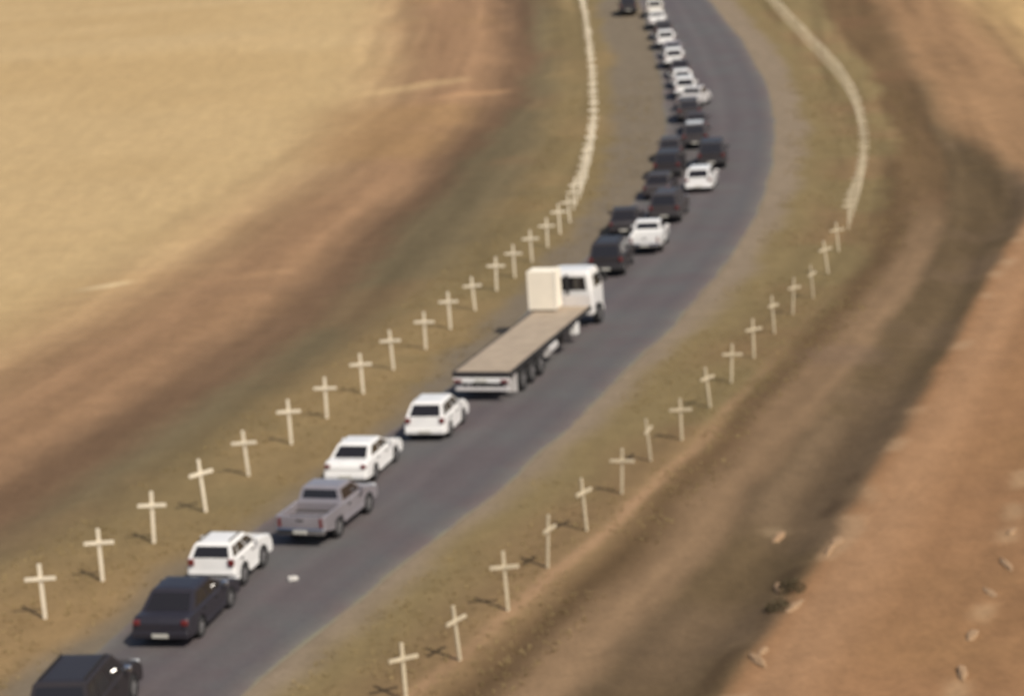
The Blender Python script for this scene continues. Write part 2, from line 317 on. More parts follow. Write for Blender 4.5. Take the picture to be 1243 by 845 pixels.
bp = n.nodes.new('ShaderNodeBump'); bp.inputs['Strength'].default_value = .2; bp.inputs['Distance'].default_value = .01
n.links.new(n3.outputs[0], bp.inputs['Height']); n.links.new(bp.outputs[0], b.inputs['Normal'])
me.materials.append(rm); ro = bpy.data.objects.new('road', me); C.objects.link(ro); tag(ro, kind='structure')

# ------------------------------------------------------------------ grass cover on the verges
M_grass = mat('dry_grass_blades', tuple(lin(136,118,83)), .9, noise=.3, scale=.6, spec=.1)
N = 60000
gx = rng.uniform(-24, 34, N); gy = 38+rng.uniform(0, 1, N)**1.3*150
l3 = sdist(gx, gy, L3); rl = sdist(gx, gy, ROAD_L); rr = sdist(gx, gy, ROAD_R); r3 = sdist(gx, gy, R3)
r4 = sdist(gx, gy, R4); r5 = sdist(gx, gy, R5)
dens = fbm(gx, gy, 5, 81)
keep = (((sdist(gx, gy, L4) > 0)*(rl < -.9)) | ((rr > .9)*(r3 < .5)))*(dens > .42)
gx, gy = gx[keep][:9000], gy[keep][:9000]; gz = height(gx, gy)
m_ = len(gx); NB = 5
verts = np.zeros((m_, NB, 3, 3)); ang = rng.uniform(0, 2*PI, (m_, NB)); ln = rng.uniform(.04, .12, (m_, NB)); lean = rng.uniform(.3, .9, (m_, NB))
rad = rng.uniform(0, .12, (m_, NB)); bx = gx[:, None]+rad*np.cos(ang); by = gy[:, None]+rad*np.sin(ang); wd = .018
verts[:, :, 0, 0] = bx-wd*np.sin(ang); verts[:, :, 0, 1] = by+wd*np.cos(ang)
verts[:, :, 1, 0] = bx+wd*np.sin(ang); verts[:, :, 1, 1] = by-wd*np.cos(ang)
verts[:, :, 2, 0] = bx+lean*ln*np.cos(ang); verts[:, :, 2, 1] = by+lean*ln*np.sin(ang)
verts[:, :, 0, 2] = verts[:, :, 1, 2] = gz[:, None]-.01; verts[:, :, 2, 2] = gz[:, None]+ln
vv = verts.reshape(-1, 3); me = bpy.data.meshes.new('grass')
me.from_pydata(vv.tolist(), [], np.arange(len(vv)).reshape(-1, 3).tolist()); me.materials.append(M_grass)
o = bpy.data.objects.new('grass', me); C.objects.link(o); tag(o, 'short dry olive grass tufts scattered over both road verges', 'grass', kind='stuff')

# ------------------------------------------------------------------ materials for things
M = {}
def paint(k, col, rough=.35, coat=.6, metal=0): M[k] = mat(k+'_paint', col, rough, metal, coat, noise=.04, scale=2)
paint('white', (.80,.78,.75)); paint('cream', (.74,.70,.62)); paint('silver', (.32,.29,.305), .34, .5, .35)
paint('black', (.022,.017,.018), .5, .15); paint('navy', (.022,.019,.025), .45, .2); paint('charcoal', (.042,.034,.034), .5, .15); paint('light_grey', (.6,.57,.55))
M['glass'] = mat('dark_window_glass', (.018,.016,.017), .08, spec=.6)
M['tyre'] = mat('tyre_rubber', (.018,.017,.017), .85, noise=.2, scale=20)
M['rim'] = mat('alloy_rim', (.30,.29,.29), .4, .6)
M['trim'] = mat('black_plastic_trim', (.02,.018,.018), .7)
M['chrome'] = mat('bright_metal', (.75,.73,.72), .25, 1)
M['red_lens'] = mat('red_lamp_lens', (.14,.02,.018), .35, coat=.4)
M['clear_lens'] = mat('clear_lamp_lens', (.7,.7,.68), .15, coat=.5)
M['plate'] = mat('plate_reflective', (.5,.48,.42), .5)
M['under'] = mat('underbody', (.012,.011,.011), .9)
M['steel'] = mat('painted_chassis_steel', (.03,.026,.026), .6, noise=.2)
M['deck'] = mat('worn_tan_deck_boards', tuple(lin(178,160,138)*.8), .85, noise=.12, scale=1.5, bump=.2)
M['crate'] = mat('cream_painted_plywood', (.86,.78,.64), .7, noise=.03, scale=2)
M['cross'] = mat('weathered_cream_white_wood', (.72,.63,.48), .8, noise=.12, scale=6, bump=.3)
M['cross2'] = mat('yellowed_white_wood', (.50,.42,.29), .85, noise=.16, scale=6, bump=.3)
M['bed'] = mat('load_bed_lining', (.04,.035,.033), .8, noise=.2)
M['rock'] = mat('pale_dusty_stone', tuple(lin(166,134,100)*.8), .95, noise=.2, scale=5, bump=.5)
M['shrub'] = mat('dark_dry_scrub_leaves', (.075,.058,.032), .9, noise=.3, scale=4, spec=.1)
M['paper'] = mat('pale_paper', (.55,.52,.48), .9)

# ------------------------------------------------------------------ vehicles (local +X is forward)
def wheel(parent, x, y, r, w_, k):
    t = empty('wheel', (x, y, r)); t.parent = parent
    s = 1 if y > 0 else -1; n_ = 24 if k else 14
    m1 = MB(); prof = [(r*.62, -w_/2), (r*.93, -w_/2), (r, -w_*.32), (r, w_*.32), (r*.93, w_/2), (r*.62, w_/2)]
    v = []; f = []
    for i in range(n_):
        a = 2*PI*i/n_
        for q, yy in prof: v.append((q*math.cos(a), yy, q*math.sin(a)))
    for i in range(n_):
        for j in range(6):
            a0 = i*6+j; a1 = i*6+(j+1) % 6; b0 = ((i+1) % n_)*6+j; b1 = ((i+1) % n_)*6+(j+1) % 6; f.append((a0, a1, b1, b0))
    m1.add(v, f).build('tyre', M['tyre'], t)
    m2 = MB(); m2.cyl((0, s*w_*.12, 0), 'y', r*.63, w_*.45, n_)
    m2.cyl((0, s*w_*.42, 0), 'y', r*.16, w_*.2, 10)
    for i in range(5):
        a = 2*PI*i/5; m2.add([(math.cos(a+q)*rr, s*w_*yy, math.sin(a+q)*rr) for q, rr, yy in ((-.2,r*.15,.36),(.2,r*.15,.36),(.14,r*.62,.40),(-.14,r*.62,.40),(-.2,r*.15,.44),(.2,r*.15,.44),(.14,r*.62,.46),(-.14,r*.62,.46))], [(0,1,2,3),(4,5,6,7),(0,1,5,4),(1,2,6,5),(2,3,7,6),(3,0,4,7)])
    m2.build('rim', M['rim'], t)
    return t

def lower_profile(L, hb, gc, wr, xr, xf, kind, cabr):
    """side outline, clockwise from the rear sill, with wheel arches"""
    a = L/2
    if kind == 'bakkie':
        top = [(-a+.06, gc+.16), (-a+.02, .60), (-a+.03, .74), (cabr-.02, .74), (cabr, hb)]
    elif kind == 'sedan':
        top = [(-a+.08, gc+.05), (-a, gc+.25), (-a+.02, .72), (-a+.10, hb-.05), (-a+.22, hb)]
    else:
        top = [(-a+.08, gc+.05), (-a, gc+.25), (-a+.03, .70), (-a+.06, hb)]
    hood = .10 if kind != 'suv' else .07
    top += [(a-1.15, hb), (a-.75, hb-hood*.5), (a-.30, hb-hood-.06), (a-.08, hb-.28), (a, gc+.34), (a-.02, gc+.12), (a-.1, gc)]
    bot = []
    R_ = wr+.06
    for xw in (xf, xr):
        for i in range(9):
            an = PI*i/8; px = xw+R_*math.cos(an); pz = wr+R_*math.sin(an)
            bot.append((px, max(pz, gc)))
    return top+bot

def body_loft(mb_, prof, W, L, hb):
    S = [(-W/2, .06), (-W/2+.025, .025), (-W/2+.10, 0), (0, -.012), (W/2-.10, 0), (W/2-.025, .025), (W/2, .06)]
    rings = []
    for y, ins in S:
        ring = []
        for x, z in prof:
            k = max(0, (z-.45)/(hb-.45)); rx = x*(1-2*ins/L); ring.append((rx, y*(1-.035*k), z-ins*k*.9))
        rings.append(ring)
    n_ = len(prof); v = sum(rings, []); f = []
    for r_ in range(len(S)-1):
        for i in range(n_):
            j = (i+1) % n_; f.append((r_*n_+i, r_*n_+j, (r_+1)*n_+j, (r_+1)*n_+i))
    f.append(tuple(range(n_))); f.append(tuple((len(S)-1)*n_+i for i in reversed(range(n_))))
    mb_.add(v, f)

def make_car(name, pos, rz, kind, col, L, W, H, detail=True, hbz=None, roof=None, canopy=False, glint=False):
    root = empty(name, (pos[0], pos[1], zg(*pos)+.075), rz)
    hb = hbz or {'hatch': .93, 'sedan': .90, 'suv': 1.05, 'bakkie': 1.02}[kind]
    gc = {'suv': .32, 'bakkie': .40}.get(kind, .26); wr = {'suv': .36, 'bakkie': .36}.get(kind, .31)
    a = L/2; xr = -a+{'bakkie': 1.15, 'sedan': .95}.get(kind, .72); xf = a-.85
    if kind == 'bakkie': c0, c1, r0, r1 = -a+1.65, a-1.15, -a+1.80, a-1.85
    elif kind == 'sedan': c0, c1, r0, r1 = -a+.55, a-1.10, -a+1.15, a-1.90
    elif kind == 'suv': c0, c1, r0, r1 = -a+.06, a-1.10, -a+.32, a-1.70
    else: c0, c1, r0, r1 = -a+.08, a-.95, -a+.50, a-1.65
    B = MB(); prof = lower_profile(L, hb, gc, wr, xr, xf, kind, c0)
    body_loft(B, prof, W, L, hb)
    wb = W/2-.075; wt = W/2-.21
    def cab(u, v, side):      # point on one face of the cabin; side: l r f b
        z = hb-.03+(H-.06-hb+.03)*v
        xa = c0+(r0-c0)*v; xb = c1+(r1-c1)*v; yy = wb+(wt-wb)*v
        if side == 'r': return (xa+(xb-xa)*u, -yy, z)
        if side == 'l': return (xb+(xa-xb)*u, yy, z)
        if side == 'f': return (xb, -yy+2*yy*u, z)
        return (xa, yy-2*yy*u, z)
    q = [(c0,-wb,hb-.03),(c1,-wb,hb-.03),(c1,wb,hb-.03),(c0,wb,hb-.03)]
    z1 = H-.06; z2 = H-.015; i1 = .05; i2 = .22
    q += [(r0,-wt,z1),(r1,-wt,z1),(r1,wt,z1),(r0,wt,z1)]
    q += [(r0+i1,-wt+i1,z2),(r1-i1,-wt+i1,z2),(r1-i1,wt-i1,z2),(r0+i1,wt-i1,z2)]
    q += [(r0+i2,-wt+i2,H),(r1-i2,-wt+i2,H),(r1-i2,wt-i2,H),(r0+i2,wt-i2,H)]
    f = [(3,2,1,0),(12,13,14,15)]
    for k in range(3):
        for i in range(4): f.append((k*4+i, k*4+(i+1)%4, k*4+4+(i+1)%4, k*4+4+i))
    B.add(q, f)
    # sills and arch lips
    B.box(xr+wr+.12, xf-wr-.12, -W/2-.012, -W/2+.05, gc-.02, gc+.12, .015).box(xr+wr+.12, xf-wr-.12, W/2-.05, W/2+.012, gc-.02, gc+.12, .015)
    if kind == 'bakkie':      # load bed walls
        zt_ = 1.03
        B.box(-a+.07, c0-.02, -W/2+.01, -W/2+.10, .70, zt_, .02).box(-a+.07, c0-.02, W/2-.10, W/2-.01, .70, zt_, .02)
        B.box(c0-.10, c0-.025, -W/2+.1, W/2-.1, .70, zt_, .015)
    body = B.build('body', M[col], root)
    if kind == 'bakkie':
        MB().box(-a+.10, c0-.10, -W/2+.10, W/2-.10, .745, .765, 0).build('bed_liner', M['bed'], root)
        tg = MB().box(-a-.005, -a+.065, -W/2+.03, W/2-.03, .66, 1.04, .02).build('tailgate', M[col], root)
        MB().box(-a-.02, -a-.004, -.13, .13, .88, .93, .005).build('handle', M['trim'], tg)
    G = M['glass']
    def pane(nm, side, u0, u1, v0, v1, v0b=None, u0t=None, u1t=None):
        u0t = u0 if u0t is None else u0t; u1t = u1 if u1t is None else u1t
        MB().slab([cab(u0, v0, side), cab(u1, v0, side), cab(u1t, v1, side), cab(u0t, v1, side)], .012).build(nm, G, root)
    pane('windscreen', 'f', .05, .95, .06, .93); pane('rear_window', 'b', .08, .92, .10 if kind != 'bakkie' else .3, .90)
    if kind == 'bakkie': splits = [(.06, .46), (.52, .93)] if c1-c0 > 1.9 else [(.08, .92)]
    elif kind == 'sedan': splits = [(.10, .48), (.52, .93)]
    else: splits = [(.04, .22), (.26, .56), (.60, .94)]
    if detail:
        for u0, u1 in splits:
            pane('side_window', 'r', u0, u1, .12, .88); pane('side_window', 'l', 1-u1, 1-u0, .12, .88)
    else:
        pane('side_window', 'r', .06, .93, .12, .88); pane('side_window', 'l', .07, .94, .12, .88)
    for x in (xr, xf):
        for y in (-1, 1): wheel(root, x, y*(W/2-.10), wr, .2, detail)
    MB().box(-a+.2, a-.3, -W/2+.22, W/2-.22, gc-.03, gc+.08).build('underbody', M['under'], root)
    bz = gc+.02
    rbm = M['chrome'] if kind == 'bakkie' else (M['trim'] if kind == 'suv' else M[col])
    rb = MB().box(-a-.05, -a+.10, -W/2+.03, W/2-.03, bz+.02, bz+.22, .03).build('rear_bumper', rbm, root)
    MB().box(a-.14, a+.04, -W/2+.05, W/2-.05, gc-.01, gc+.18, .03).build('front_bumper', M['trim'] if kind in ('suv', 'bakkie') else M[col], root)
    MB().box(a-.03, a+.012, -W*.26, W*.26, gc+.26, gc+.42, .01).build('grille', M['trim'], root)
    zl = hb-.22
    for s in (-1, 1):
        yb = s*(W/2-.15)
        if kind == 'bakkie': MB().box(-a-.012, -a+.05, yb-.06, yb+.06, .68, .98, .01).build('tail_light', M['red_lens'], root)
        else: MB().box(-a-.015, -a+.10, yb-.11, yb+.08, zl, zl+(.14 if kind == 'sedan' else .2), .015).build('tail_light', M['red_lens'], root)
        yh = s*(W/2-.24); MB().box(a-.16, a+.005, yh-.15, yh+.12, hb-.36, hb-.23, .02).build('headlight', M['clear_lens'], root)
        m = MB().box(c1-.42, c1-.30, s*(W/2+.09)-.10, s*(W/2+.09)+.10, hb, hb+.15, .03)
        m.box(c1-.38, c1-.33, min(s*(W/2-.10), s*(W/2+.02)), max(s*(W/2-.10), s*(W/2+.02)), hb+.02, hb+.07)
        m.build('wing_mirror', M['chrome'] if glint and s < 0 else M[col], root)
        if detail:
            for hx in ((c0+c1)/2-.55, (c0+c1)/2+.35):
                MB().box(hx, hx+.18, s*(W/2)-.02, s*(W/2)+.02, hb-.17, hb-.13, .008).build('door_handle', M['trim'], root)
    MB().box(-a-.065, -a-.045, -.24, .24, bz+.06, bz+.17, 0).build('number_plate', M['plate'], rb)
    if detail and kind in ('suv',):
        for s in (-1, 1): MB().box(r0+.15, r1-.1, s*(wt-.1)-.015, s*(wt-.1)+.015, H+.0, H+.045, .008).build('roof_rail', M['trim'], root)
    if roof: MB().box(r0+.1, r1-.15, -wt+.12, wt-.12, H+.002, H+.03, .01).build('roof_glint', M[roof], root)  # flat pale panel paints a glint onto the roof
    return root

# travel line of the queue: offset from the road's left edge
def lane(y, off):
    j = int(np.argmin(np.abs(RL[:, 1]-y))); j = min(max(j, 3), NR-4); t = RL[j+3]-RL[j-3]; t /= np.linalg.norm(t)
    p = RL[j]+(y-RL[j][1])/t[1]*t; nrm = np.array([t[1], -t[0]])
    return p+nrm*off, math.atan2(t[1], t[0])
CARS = [  # y along, offset from left edge, yaw tweak, name, kind, colour, L, W, H, label
 (50.3, 2.3, .17, 'parked_suv', 'suv', 'black', 4.0, 1.8, 1.66, 'black sport utility vehicle cut off by the bottom edge of the view', 'suv'),
 (56.9, 1.85, .05, 'parked_sedan', 'sedan', 'navy', 4.2, 1.72, 1.36, 'low dark purplish navy sedan, between the black suv and small white suv', 'sedan'),
 (60.9, 1.45, .06, 'parked_suv', 'suv', 'white', 3.2, 1.58, 1.45, 'compact white suv with dark windows, just ahead of the dark navy sedan', 'suv'),
 (65.7, 2.45, .02, 'pickup_truck', 'bakkie', 'silver', 4.6, 1.72, 1.5, 'silver grey pickup with an empty dark load bed, behind a white sedan', 'pickup'),
 (71.6, 1.25, .05, 'parked_sedan', 'sedan', 'white', 4.1, 1.62, 1.30, 'white sedan with a wide dark rear window, ahead of the silver pickup', 'sedan'),
 (77.0, 1.95, .08, 'parked_hatchback', 'hatch', 'white', 3.5, 1.62, 1.42, 'white hatchback right behind the tail of the flatbed truck', 'hatchback'),
 (107.6, 2.3, .05, 'parked_suv', 'suv', 'black', 4.5, 1.86, 1.75, 'black suv directly in front of the flatbed truck cab', 'suv'),
 (113.2, 3.3, .05, 'pickup_truck', 'bakkie', 'white', 4.5, 1.74, 1.6, 'white pickup ahead of the black suv at the truck front', 'pickup'),
 (122.2, 3.1, 0, 'parked_suv', 'suv', 'charcoal', 4.6, 1.86, 1.75, 'charcoal suv in the bend between the two white vehicles there', 'suv'),
 (131.8, 3.9, 0, 'parked_hatchback', 'hatch', 'white', 3.9, 1.72, 1.5, 'small white hatchback in the bend standing nearest to the middle of the road', 'hatchback'),
 (140.5, 3.9, 0, 'parked_suv', 'suv', 'black', 4.7, 1.88, 1.78, 'black suv just ahead of the white hatchback in the bend', 'suv'),
 (149.0, 2.5, 0, 'parked_suv', 'suv', 'charcoal', 4.5, 1.84, 1.74, 'dark suv with a painted roof glint at the end of the bend', 'suv'),
 (155.5, 2.4, 0, 'parked_sedan', 'sedan', 'charcoal', 4.5, 1.8, 1.45, 'dark sedan half hidden behind the suv with the roof glint', 'sedan'),
 (118.4, 1.1, .1, 'parked_sedan', 'sedan', 'black', 4.3, 1.76, 1.42, 'black sedan on the road edge, left of the two vehicles ahead of the truck', 'sedan'),
 (130.0, 1.5, 0, 'parked_sedan', 'sedan', 'charcoal', 4.4, 1.76, 1.44, 'dark sedan close to the road edge, left of the small white hatchback', 'sedan'),
 (137.4, 1.2, 0, 'parked_suv', 'suv', 'black', 4.5, 1.84, 1.7, 'black suv on the left edge of the bend, behind the small white hatchback', 'suv'),
 (144.2, .9, 0, 'parked_hatchback', 'hatch', 'charcoal', 4.0, 1.74, 1.5, 'dark hatchback on the left road edge at the end of the bend', 'hatchback'),
 (161.3, 1.9, 0, 'parked_suv', 'suv', 'charcoal', 4.5, 1.84, 1.72, 'dark suv directly behind the askew light grey pickup', 'suv'),
 (167.6, 2.5, -.25, 'pickup_truck', 'bakkie', 'light_grey', 4.8, 1.84, 1.66, 'light grey pickup standing a little askew at the rear of the white far group', 'pickup'),
 (173.6, 1.9, 0, 'parked_suv', 'suv', 'white', 4.4, 1.84, 1.72, 'white suv right in front of the askew grey pickup', 'suv'),
 (179.6, 1.7, .06, 'parked_hatchback', 'hatch', 'white', 4.0, 1.74, 1.5, 'white hatchback, second white vehicle ahead of the askew grey pickup', 'hatchback'),
 (185.8, 1.8, 0, 'parked_sedan', 'sedan', 'charcoal', 4.5, 1.8, 1.45, 'dark sedan between white vehicles in the far group on the straight', 'sedan'),
 (192.0, 1.5, 0, 'parked_suv', 'suv', 'white', 4.5, 1.84, 1.72, 'white suv directly beyond the dark sedan of the far group', 'suv'),
 (198.4, 1.7, 0, 'parked_sedan', 'sedan', 'silver', 4.5, 1.8, 1.45, 'silver sedan in the middle of the white far group on the straight', 'sedan'),
 (205.0, 1.3, 0, 'parked_suv', 'suv', 'white', 4.4, 1.84, 1.7, 'white suv with dark rear window just beyond the silver sedan', 'suv'),
 (212.0, 1.4, 0, 'parked_suv', 'suv', 'charcoal', 4.4, 1.84, 1.7, 'dark suv, third vehicle below the top edge of the view', 'suv'),
 (219.5, 1.1, 0, 'pickup_truck', 'bakkie', 'white', 4.6, 1.8, 1.65, 'white pickup, second vehicle below the top edge of the view', 'pickup'),
 (229.0, 1.2, 0, 'parked_suv', 'suv', 'cream', 4.5, 1.84, 1.75, 'off white suv at the very top edge, farthest of the queue', 'suv'),
]
for k, (y, off, dy, nm, kind, col, L_, W_, H_, lab, cat) in enumerate(CARS):
    p, hd = lane(y, off)
    o = make_car(nm, p, hd+dy, kind, col, L_, W_, H_, detail=y < 126, roof='light_grey' if k == 11 else None, glint=k in (0, 1, 8))
    tag(o, lab, cat, 'vehicles queued on the left side of the road')
p, hd = lane(232, -1.6)
o = make_car('parked_van', p, hd, 'suv', 'black', 4.8, 1.95, 1.95, detail=False)
tag(o, 'dark van standing on the left verge at the top edge, beside the queue', 'van')

# ------------------------------------------------------------------ flatbed truck
TX, TY = -1.3, 80.3; TH = math.atan2(12.4, 3.2)-.055; BL = 12.8
t = empty('flatbed_truck', (TX, TY, .06), TH)
tag(t, 'long white cab flatbed truck with a bare tan deck in the queue', 'truck')
W_ = 2.45; DZ = 1.22
m = MB().box(.2, BL+2.8, -.55, -.42, .78, 1.05).box(.2, BL+2.8, .42, .55, .78, 1.05)
for x in np.arange(.4, BL, 1.3): m.box(x, x+.1, -1.15, 1.15, 1.05-.0, 1.155)
m.build('chassis', M['steel'], t)
m = MB(); nb = 9
for i in range(nb):
    y0 = -W_/2+.05+i*(W_-.1)/nb; m.box(.06, BL-.02, y0, y0+(W_-.1)/nb-.012, 1.16, DZ+random.uniform(0, .008))
m.build('deck', M['deck'], t)
for s in (-1, 1): MB().box(0.05, BL, s*(W_/2-.02)-.03, s*(W_/2-.02)+.03, 1.05, DZ+.03, .01).build('side_rail', M['trim'], t)
MB().box(-.04, .05, -W_/2, W_/2, 1.03, DZ+.03, .01).build('tail_rail', M['steel'], t)
MB().box(BL-.03, BL+.05, -W_/2, W_/2, 1.1, DZ+.5, .015).build('headboard', M['light_grey'], t)
bb = MB().box(-.10, .02, -W_/2+.05, W_/2-.05, .80, 1.0, .02).build('rear_bumper', M['white'], t)
MB().box(-.05, .06, -W_/2+.1, W_/2-.1, .46, .62, .02).build('underrun_bar', M['light_grey'], t)
for s in (-1, 1):
    MB().box(.03, .10, s*.75-.05, s*.75+.05, .5, 1.05).build('bar_bracket', M['steel'], t)
    MB().box(-.135, -.09, s*.98-.16, s*.98+.16, .83, .96, .01).build('tail_light', M['red_lens'], bb)
MB().box(-.125, -.102, -.26, .26, .84, .96).build('number_plate', M['plate'], bb)
for x in (1.9, 3.2, 4.5, BL+1.9):
    for s in (-1, 1): wheel(t, x, s*(W_/2-.2), .5, .34 if x < 8 else .28, True)
for x in (1.9, 3.2, 4.5): MB().cyl((x, 0, .5), 'y', .09, W_-.6, 12).build('axle', M['steel'], t)
for s in (-1, 1):
    MB().box(.75, .80, s*(W_/2-.25)-.26, s*(W_/2-.25)+.26, .25, 1.03).build('mud_flap', M['light_grey'], t)
    MB().cyl((6.6, s*(W_/2-.36), .72), 'x', .30, 1.3, 20).build('fuel_tank', M['light_grey'], t)
    MB().box(10.3, 10.75, s*(W_/2-.25)-.2, s*(W_/2-.25)+.2, .42, 1.02, .04).build('tool_box', M['white'], t)
    MB().box(8.2, 9.2, s*(W_/2-.25)-.2, s*(W_/2-.25)+.2, .5, 1.02, .03).build('battery_box', M['steel'], t)
# cab
cx0 = BL+.8; cx1 = cx0+2.1; ch = 2.7; cw = 1.08
def cabring(z, x0, x1, w2, c=.08): return [(x0+c,-w2,z),(x1-c*2,-w2,z),(x1,-w2+c*2,z),(x1,w2-c*2,z),(x1-c*2,w2,z),(x0+c,w2,z),(x0,w2-c,z),(x0,-w2+c,z)]
rs = [cabring(1.0, cx0, cx1-.05, cw-.02), cabring(1.05, cx0, cx1, cw), cabring(1.75, cx0, cx1-.02, cw), cabring(ch-.22, cx0+.03, cx1-.32, cw-.10), cabring(ch-.05, cx0+.08, cx1-.42, cw-.16), cabring(ch, cx0+.2, cx1-.6, cw-.3)]
v = sum(rs, []); f = [tuple(range(7,-1,-1)), tuple(range(40, 48))]+[(r_*8+i, r_*8+(i+1)%8, r_*8+8+(i+1)%8, r_*8+8+i) for r_ in range(5) for i in range(8)]
B = MB().add(v, f)
B.box(cx0+.05, cx0+.55, -cw+.01, cw-.01, .62, 1.02, .03).box(cx1-.55, cx1-.02, -cw+.02, cw-.02, .55, 1.02, .04)
cabo = B.build('cab', M['white'], t)
def cp(x, y, z, side):
    k = (z-1.75)/(ch-.22-1.75)
    if side == 'r': return (x, -(cw-.10*k)-.002, z)
    if side == 'l': return (x, (cw-.10*k)+.002, z)
    if side == 'b': return (cx0+.03*k-.002, y, z)
    return (cx1-.02-.30*k+.002, y, z)
MB().slab([cp(0,.86,1.8,'b'), cp(0,-.82,1.8,'b'), cp(0,-.76,2.42,'b'), cp(0,.80,2.42,'b')], .014).build('rear_window', M['glass'], cabo)
MB().slab([cp(0,-.9,1.8,'f'), cp(0,.9,1.8,'f'), cp(0,.8,2.42,'f'), cp(0,-.8,2.42,'f')], .014).build('windscreen', M['glass'], cabo)
MB().slab([cp(cx0+.55,0,1.82,'r'), cp(cx1-.32,0,1.82,'r'), cp(cx1-.55,0,2.38,'r'), cp(cx0+.55,0,2.38,'r')], .014).build('side_window', M['glass'], cabo)
MB().slab([cp(cx1-.32,0,1.82,'l'), cp(cx0+.55,0,1.82,'l'), cp(cx0+.55,0,2.38,'l'), cp(cx1-.55,0,2.38,'l')], .014).build('side_window', M['glass'], cabo)
for s in (-1, 1):
    q = MB().box(cx1-.22, cx1-.10, s*(cw+.14)-.09, s*(cw+.14)+.09, 1.85, 2.3, .03).box(cx1-.18, cx1-.14, min(s*(cw-.03), s*(cw+.08)), max(s*(cw-.03), s*(cw+.08)), 2.1, 2.14)
    q.build('wing_mirror', M['trim'], cabo)
    MB().box(cx1-.03, cx1+.02, s*.85-.17, s*.85+.17, .72, .92, .02).build('headlight', M['clear_lens'], cabo)
MB().box(cx1-.06, cx1+.10, -cw+.02, cw-.02, .42, .66, .03).build('front_bumper', M['light_grey'], t)
MB().box(cx1-.01, cx1+.022, -.6, .6, 1.08, 1.55, .01).build('grille', M['trim'], cabo)

MB().box(cx0-.42, cx0-.22, -.06, .08, 1.0, 2.6, .05).build('dark_gap_post', M['trim'], t)  # dark upright added to stand in for the shaded gap between crate and cab
# crate standing on the front left of the deck
ca = math.cos(TH); sa = math.sin(TH)
def tl(x, y, z): return (TX+x*ca-y*sa, TY+x*sa+y*ca, z+.06)
cr_ = empty('crate', tl(BL-.75, .72, DZ+.01), TH)
tag(cr_, 'cream painted boxy crate standing on the front of the truck deck', 'crate')
MB().box(-.5, .5, -.64, .64, .08, 1.86, .02).build('panel_box', M['crate'], cr_)
for y in (-.58, .50): MB().box(-.5, .5, y, y+.08, 0, .08).build('runner', M['deck'], cr_)
for sx in (-1, 1):
    for sy in (-1, 1): MB().box(sx*.49-.025, sx*.49+.025, sy*.63-.025, sy*.63+.025, .08, 1.88).build('corner_post', M['cream'], cr_)

# ------------------------------------------------------------------ crosses
def cross_mesh():
    a = MB().box(-.055, .055, -.035, .035, -.25, 1.72, .008); b_ = MB().box(-.46, .46, -.030, .030, 1.21, 1.32, .008)
    return a, b_
protos = {}
def cross(x, y, yaw, k, label, group, mk='cross', tx=0, ty=0, wx=1):
    if mk not in protos:
        r = empty('white_cross', (0, 0, 0)); a, b_ = cross_mesh(); a.build('post', M[mk], r); o = b_.build('crossbar', M[mk], r)
        o.location = (0, -.052, 0); protos[mk] = r
    else:
        s = protos[mk]; r = s.copy(); C.objects.link(r)
        for ch_ in s.children:
            c = ch_.copy(); C.objects.link(c); c.parent = r
    r.location = (x, y, zg(x, y)); r.rotation_euler = (tx, ty, yaw); r.scale = (wx, 1, k); tag(r, label, 'cross', group)
    return r
ORD = ['first','second','third','fourth','fifth','sixth','seventh','eighth','ninth','tenth','eleventh','twelfth','thirteenth','fourteenth','fifteenth','sixteenth','seventeenth','eighteenth','nineteenth']
hint = {0: 'upright cream white cross at the lower left corner, left of the black suv', 1: 'upright white cross up the verge from the dark navy sedan, second of the left row',
        2: 'white cross left of the small white suv, third of the left row', 3: 'slim leaning white cross behind the small white suv, fourth of the left row'}
for i, (x, y) in enumerate(CROSS_L):
    lab = hint.get(i, 'white wooden cross on the left verge, %s from the camera in the left row' % ORD[i])
    cross(x, y, random.uniform(-.12, .1)+(-.1 if i > 7 else 0)+(.75 if i == 3 else 0), random.uniform(.97, 1.05)*(1.05 if i == 3 else 1), lab, 'white crosses along the left verge', 'cross', random.uniform(-.05, .05), random.uniform(-.05, .05))
yaws = [.5, .9, 0, 1.1, .9, -.1, 1.2, -.05, .8, .1, .5, .9, .7, 1.0, .5, .3]
for i, (x, y) in enumerate(CROSS_R):
    lab = 'yellowed white cross on the right verge, %s from the camera in the right row' % ORD[i]
    if i == 2: lab = 'upright yellowed cross with a clear crossbar, third of the right row, at the bottom middle'
    if i == 0: lab = 'yellowed cross cut by the bottom edge, nearest of the right row'
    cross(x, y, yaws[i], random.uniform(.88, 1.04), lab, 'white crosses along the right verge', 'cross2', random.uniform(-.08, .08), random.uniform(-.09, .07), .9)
def run(line, step):
    L = np.array(line)
    for _ in range(3):      # round the corners of the surveyed line
        L = np.concatenate([L[:1], np.stack([.75*L[:-1]+.25*L[1:], .25*L[:-1]+.75*L[1:]], 1).reshape(-1, 2), L[-1:]])
    d = np.r_[0, np.cumsum(np.hypot(*np.diff(L, axis=0).T))]; tt = np.arange(0, d[-1], step)
    return zip(np.interp(tt, d, L[:, 0]), np.interp(tt, d, L[:, 1]))
for x, y in run(FAR_L, 1.9): cross(x+random.uniform(-.08, .08), y, random.uniform(-.25, .1), random.uniform(.86, 1.08), 'white cross in the dense far run of the left row, beside the bend', 'far white crosses of the left row', 'cross', random.uniform(-.03, .03), random.uniform(-.03, .03), .85)
for x, y in run(FAR_R, 1.9): cross(x, y, random.uniform(-.3, .3), random.uniform(.97, 1.05), 'pale cross in the dense far run of the right row, round the outer bend', 'far pale crosses of the right row', 'cross2', random.uniform(-.04, .04), random.uniform(-.04, .04), .8)

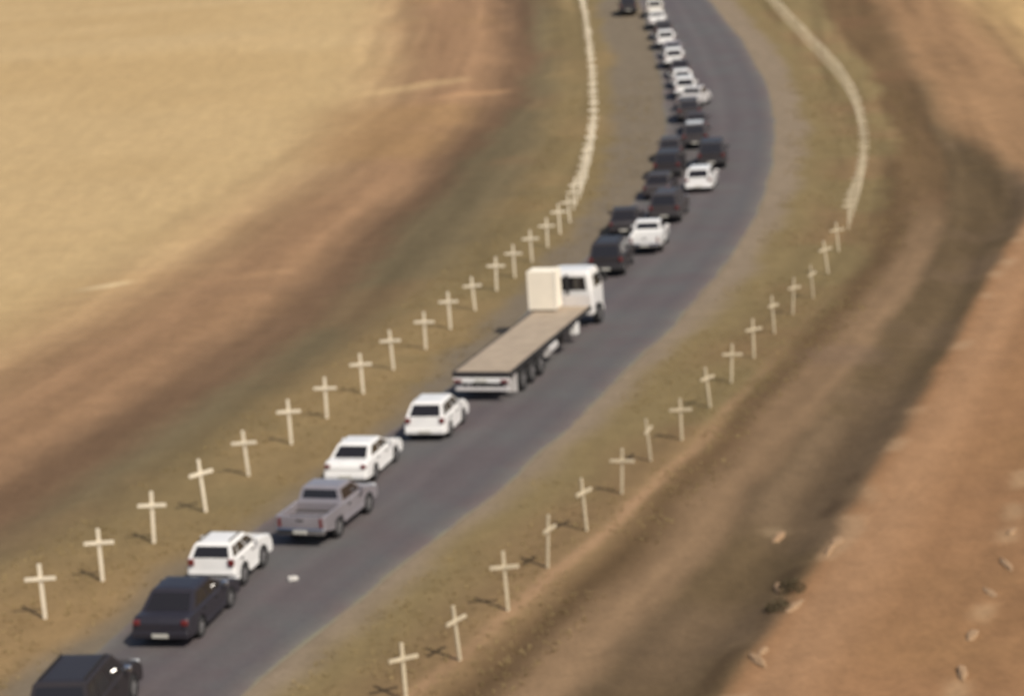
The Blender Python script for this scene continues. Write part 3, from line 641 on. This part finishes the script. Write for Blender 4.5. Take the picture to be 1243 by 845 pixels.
# ------------------------------------------------------------------ stones, scrub, litter
RL_ = ['pale stone at the upper end of the gully bank, right of the dark gully','smaller pale stone just below the topmost bank stone','broad pale stone on the field edge halfway down the bank','pale stone beside the dark scrub halfway down the bank','long pale stone on the field edge near the bottom of the bank','lowest pale stone of the field edge bank','lone pale stone down in the dark gully','topmost pale stone of the line at the right edge','second pale stone down the line at the right edge','third pale stone down the line at the right edge','fourth pale stone down the line at the right edge','lowest pale stone of the line near the lower right corner']
for i, (x, y) in enumerate(ROCKS):
    bm = bmesh.new(); bmesh.ops.create_icosphere(bm, subdivisions=3, radius=1)
    rs_ = random.Random(i); sx, sy, sz = rs_.uniform(.10, .17), rs_.uniform(.3, .6), rs_.uniform(.05, .09)
    for vv in bm.verts:
        k = .75+.5*float(vnoise(vv.co.x*2+9*i, vv.co.y*2+vv.co.z*3, .8, i)); vv.co = Vector((vv.co.x*sx*k, vv.co.y*sy*k, vv.co.z*sz*k))
    me = bpy.data.meshes.new('stone'); bm.to_mesh(me); bm.free(); me.materials.append(M['rock'])
    o = bpy.data.objects.new('stone', me); C.objects.link(o); o.location = (x, y, zg(x, y)+sz*.15); o.rotation_euler = (0, 0, rs_.uniform(-.6, .3))
    tag(o, RL_[i], 'stone', 'pale stones along the field edge' if i < 7 else 'pale stones in the field at the right edge')
SL = ['upper of the two dark scrub clumps on the gully bank', 'lower of the two dark scrub clumps on the gully bank']
for i, (x, y) in enumerate(TUFTS):
    mb = MB(); rs_ = random.Random(40+i); R_ = rs_.uniform(.3, .5); hh = rs_.uniform(.2, .38); lim = .9
    for q in range(260):
        a = rs_.uniform(0, 2*PI); r_ = R_*math.sqrt(rs_.random()); z = hh*rs_.random()*(1-(r_/R_)**2*.7)
        c = Vector((r_*math.cos(a), r_*math.sin(a)*1.4, z)); d1 = Vector((rs_.uniform(-1,1), rs_.uniform(-1,1), rs_.uniform(-.3,1))).normalized()*.06; d2 = d1.cross(Vector((rs_.uniform(-1,1), rs_.uniform(-1,1), 1))).normalized()*.02
        mb.add([c-d1, c+d2, c+d1, c-d2], [(0,1,2,3)])
    o = mb.build('scrub_clump', M['shrub']); o.location = (x, y, zg(x, y)-.02); tag(o, SL[i], 'bush', 'dark scrub clumps on the gully bank')
x, y = PAPER[0]
bm = bmesh.new(); bmesh.ops.create_icosphere(bm, subdivisions=3, radius=1)
for vv in bm.verts:
    k = .6+.8*float(vnoise(vv.co.x*3, vv.co.y*3+vv.co.z*4, .5, 3)); vv.co = Vector((vv.co.x*.15*k, vv.co.y*.19*k, vv.co.z*.07*k))
me = bpy.data.meshes.new('paper_scrap'); bm.to_mesh(me); bm.free(); me.materials.append(M['paper'])
o = bpy.data.objects.new('paper_scrap', me); C.objects.link(o); o.location = (x, y, zg(x, y)+.12); tag(o, 'small pale scrap of paper lying on the road near the silver pickup', 'litter')
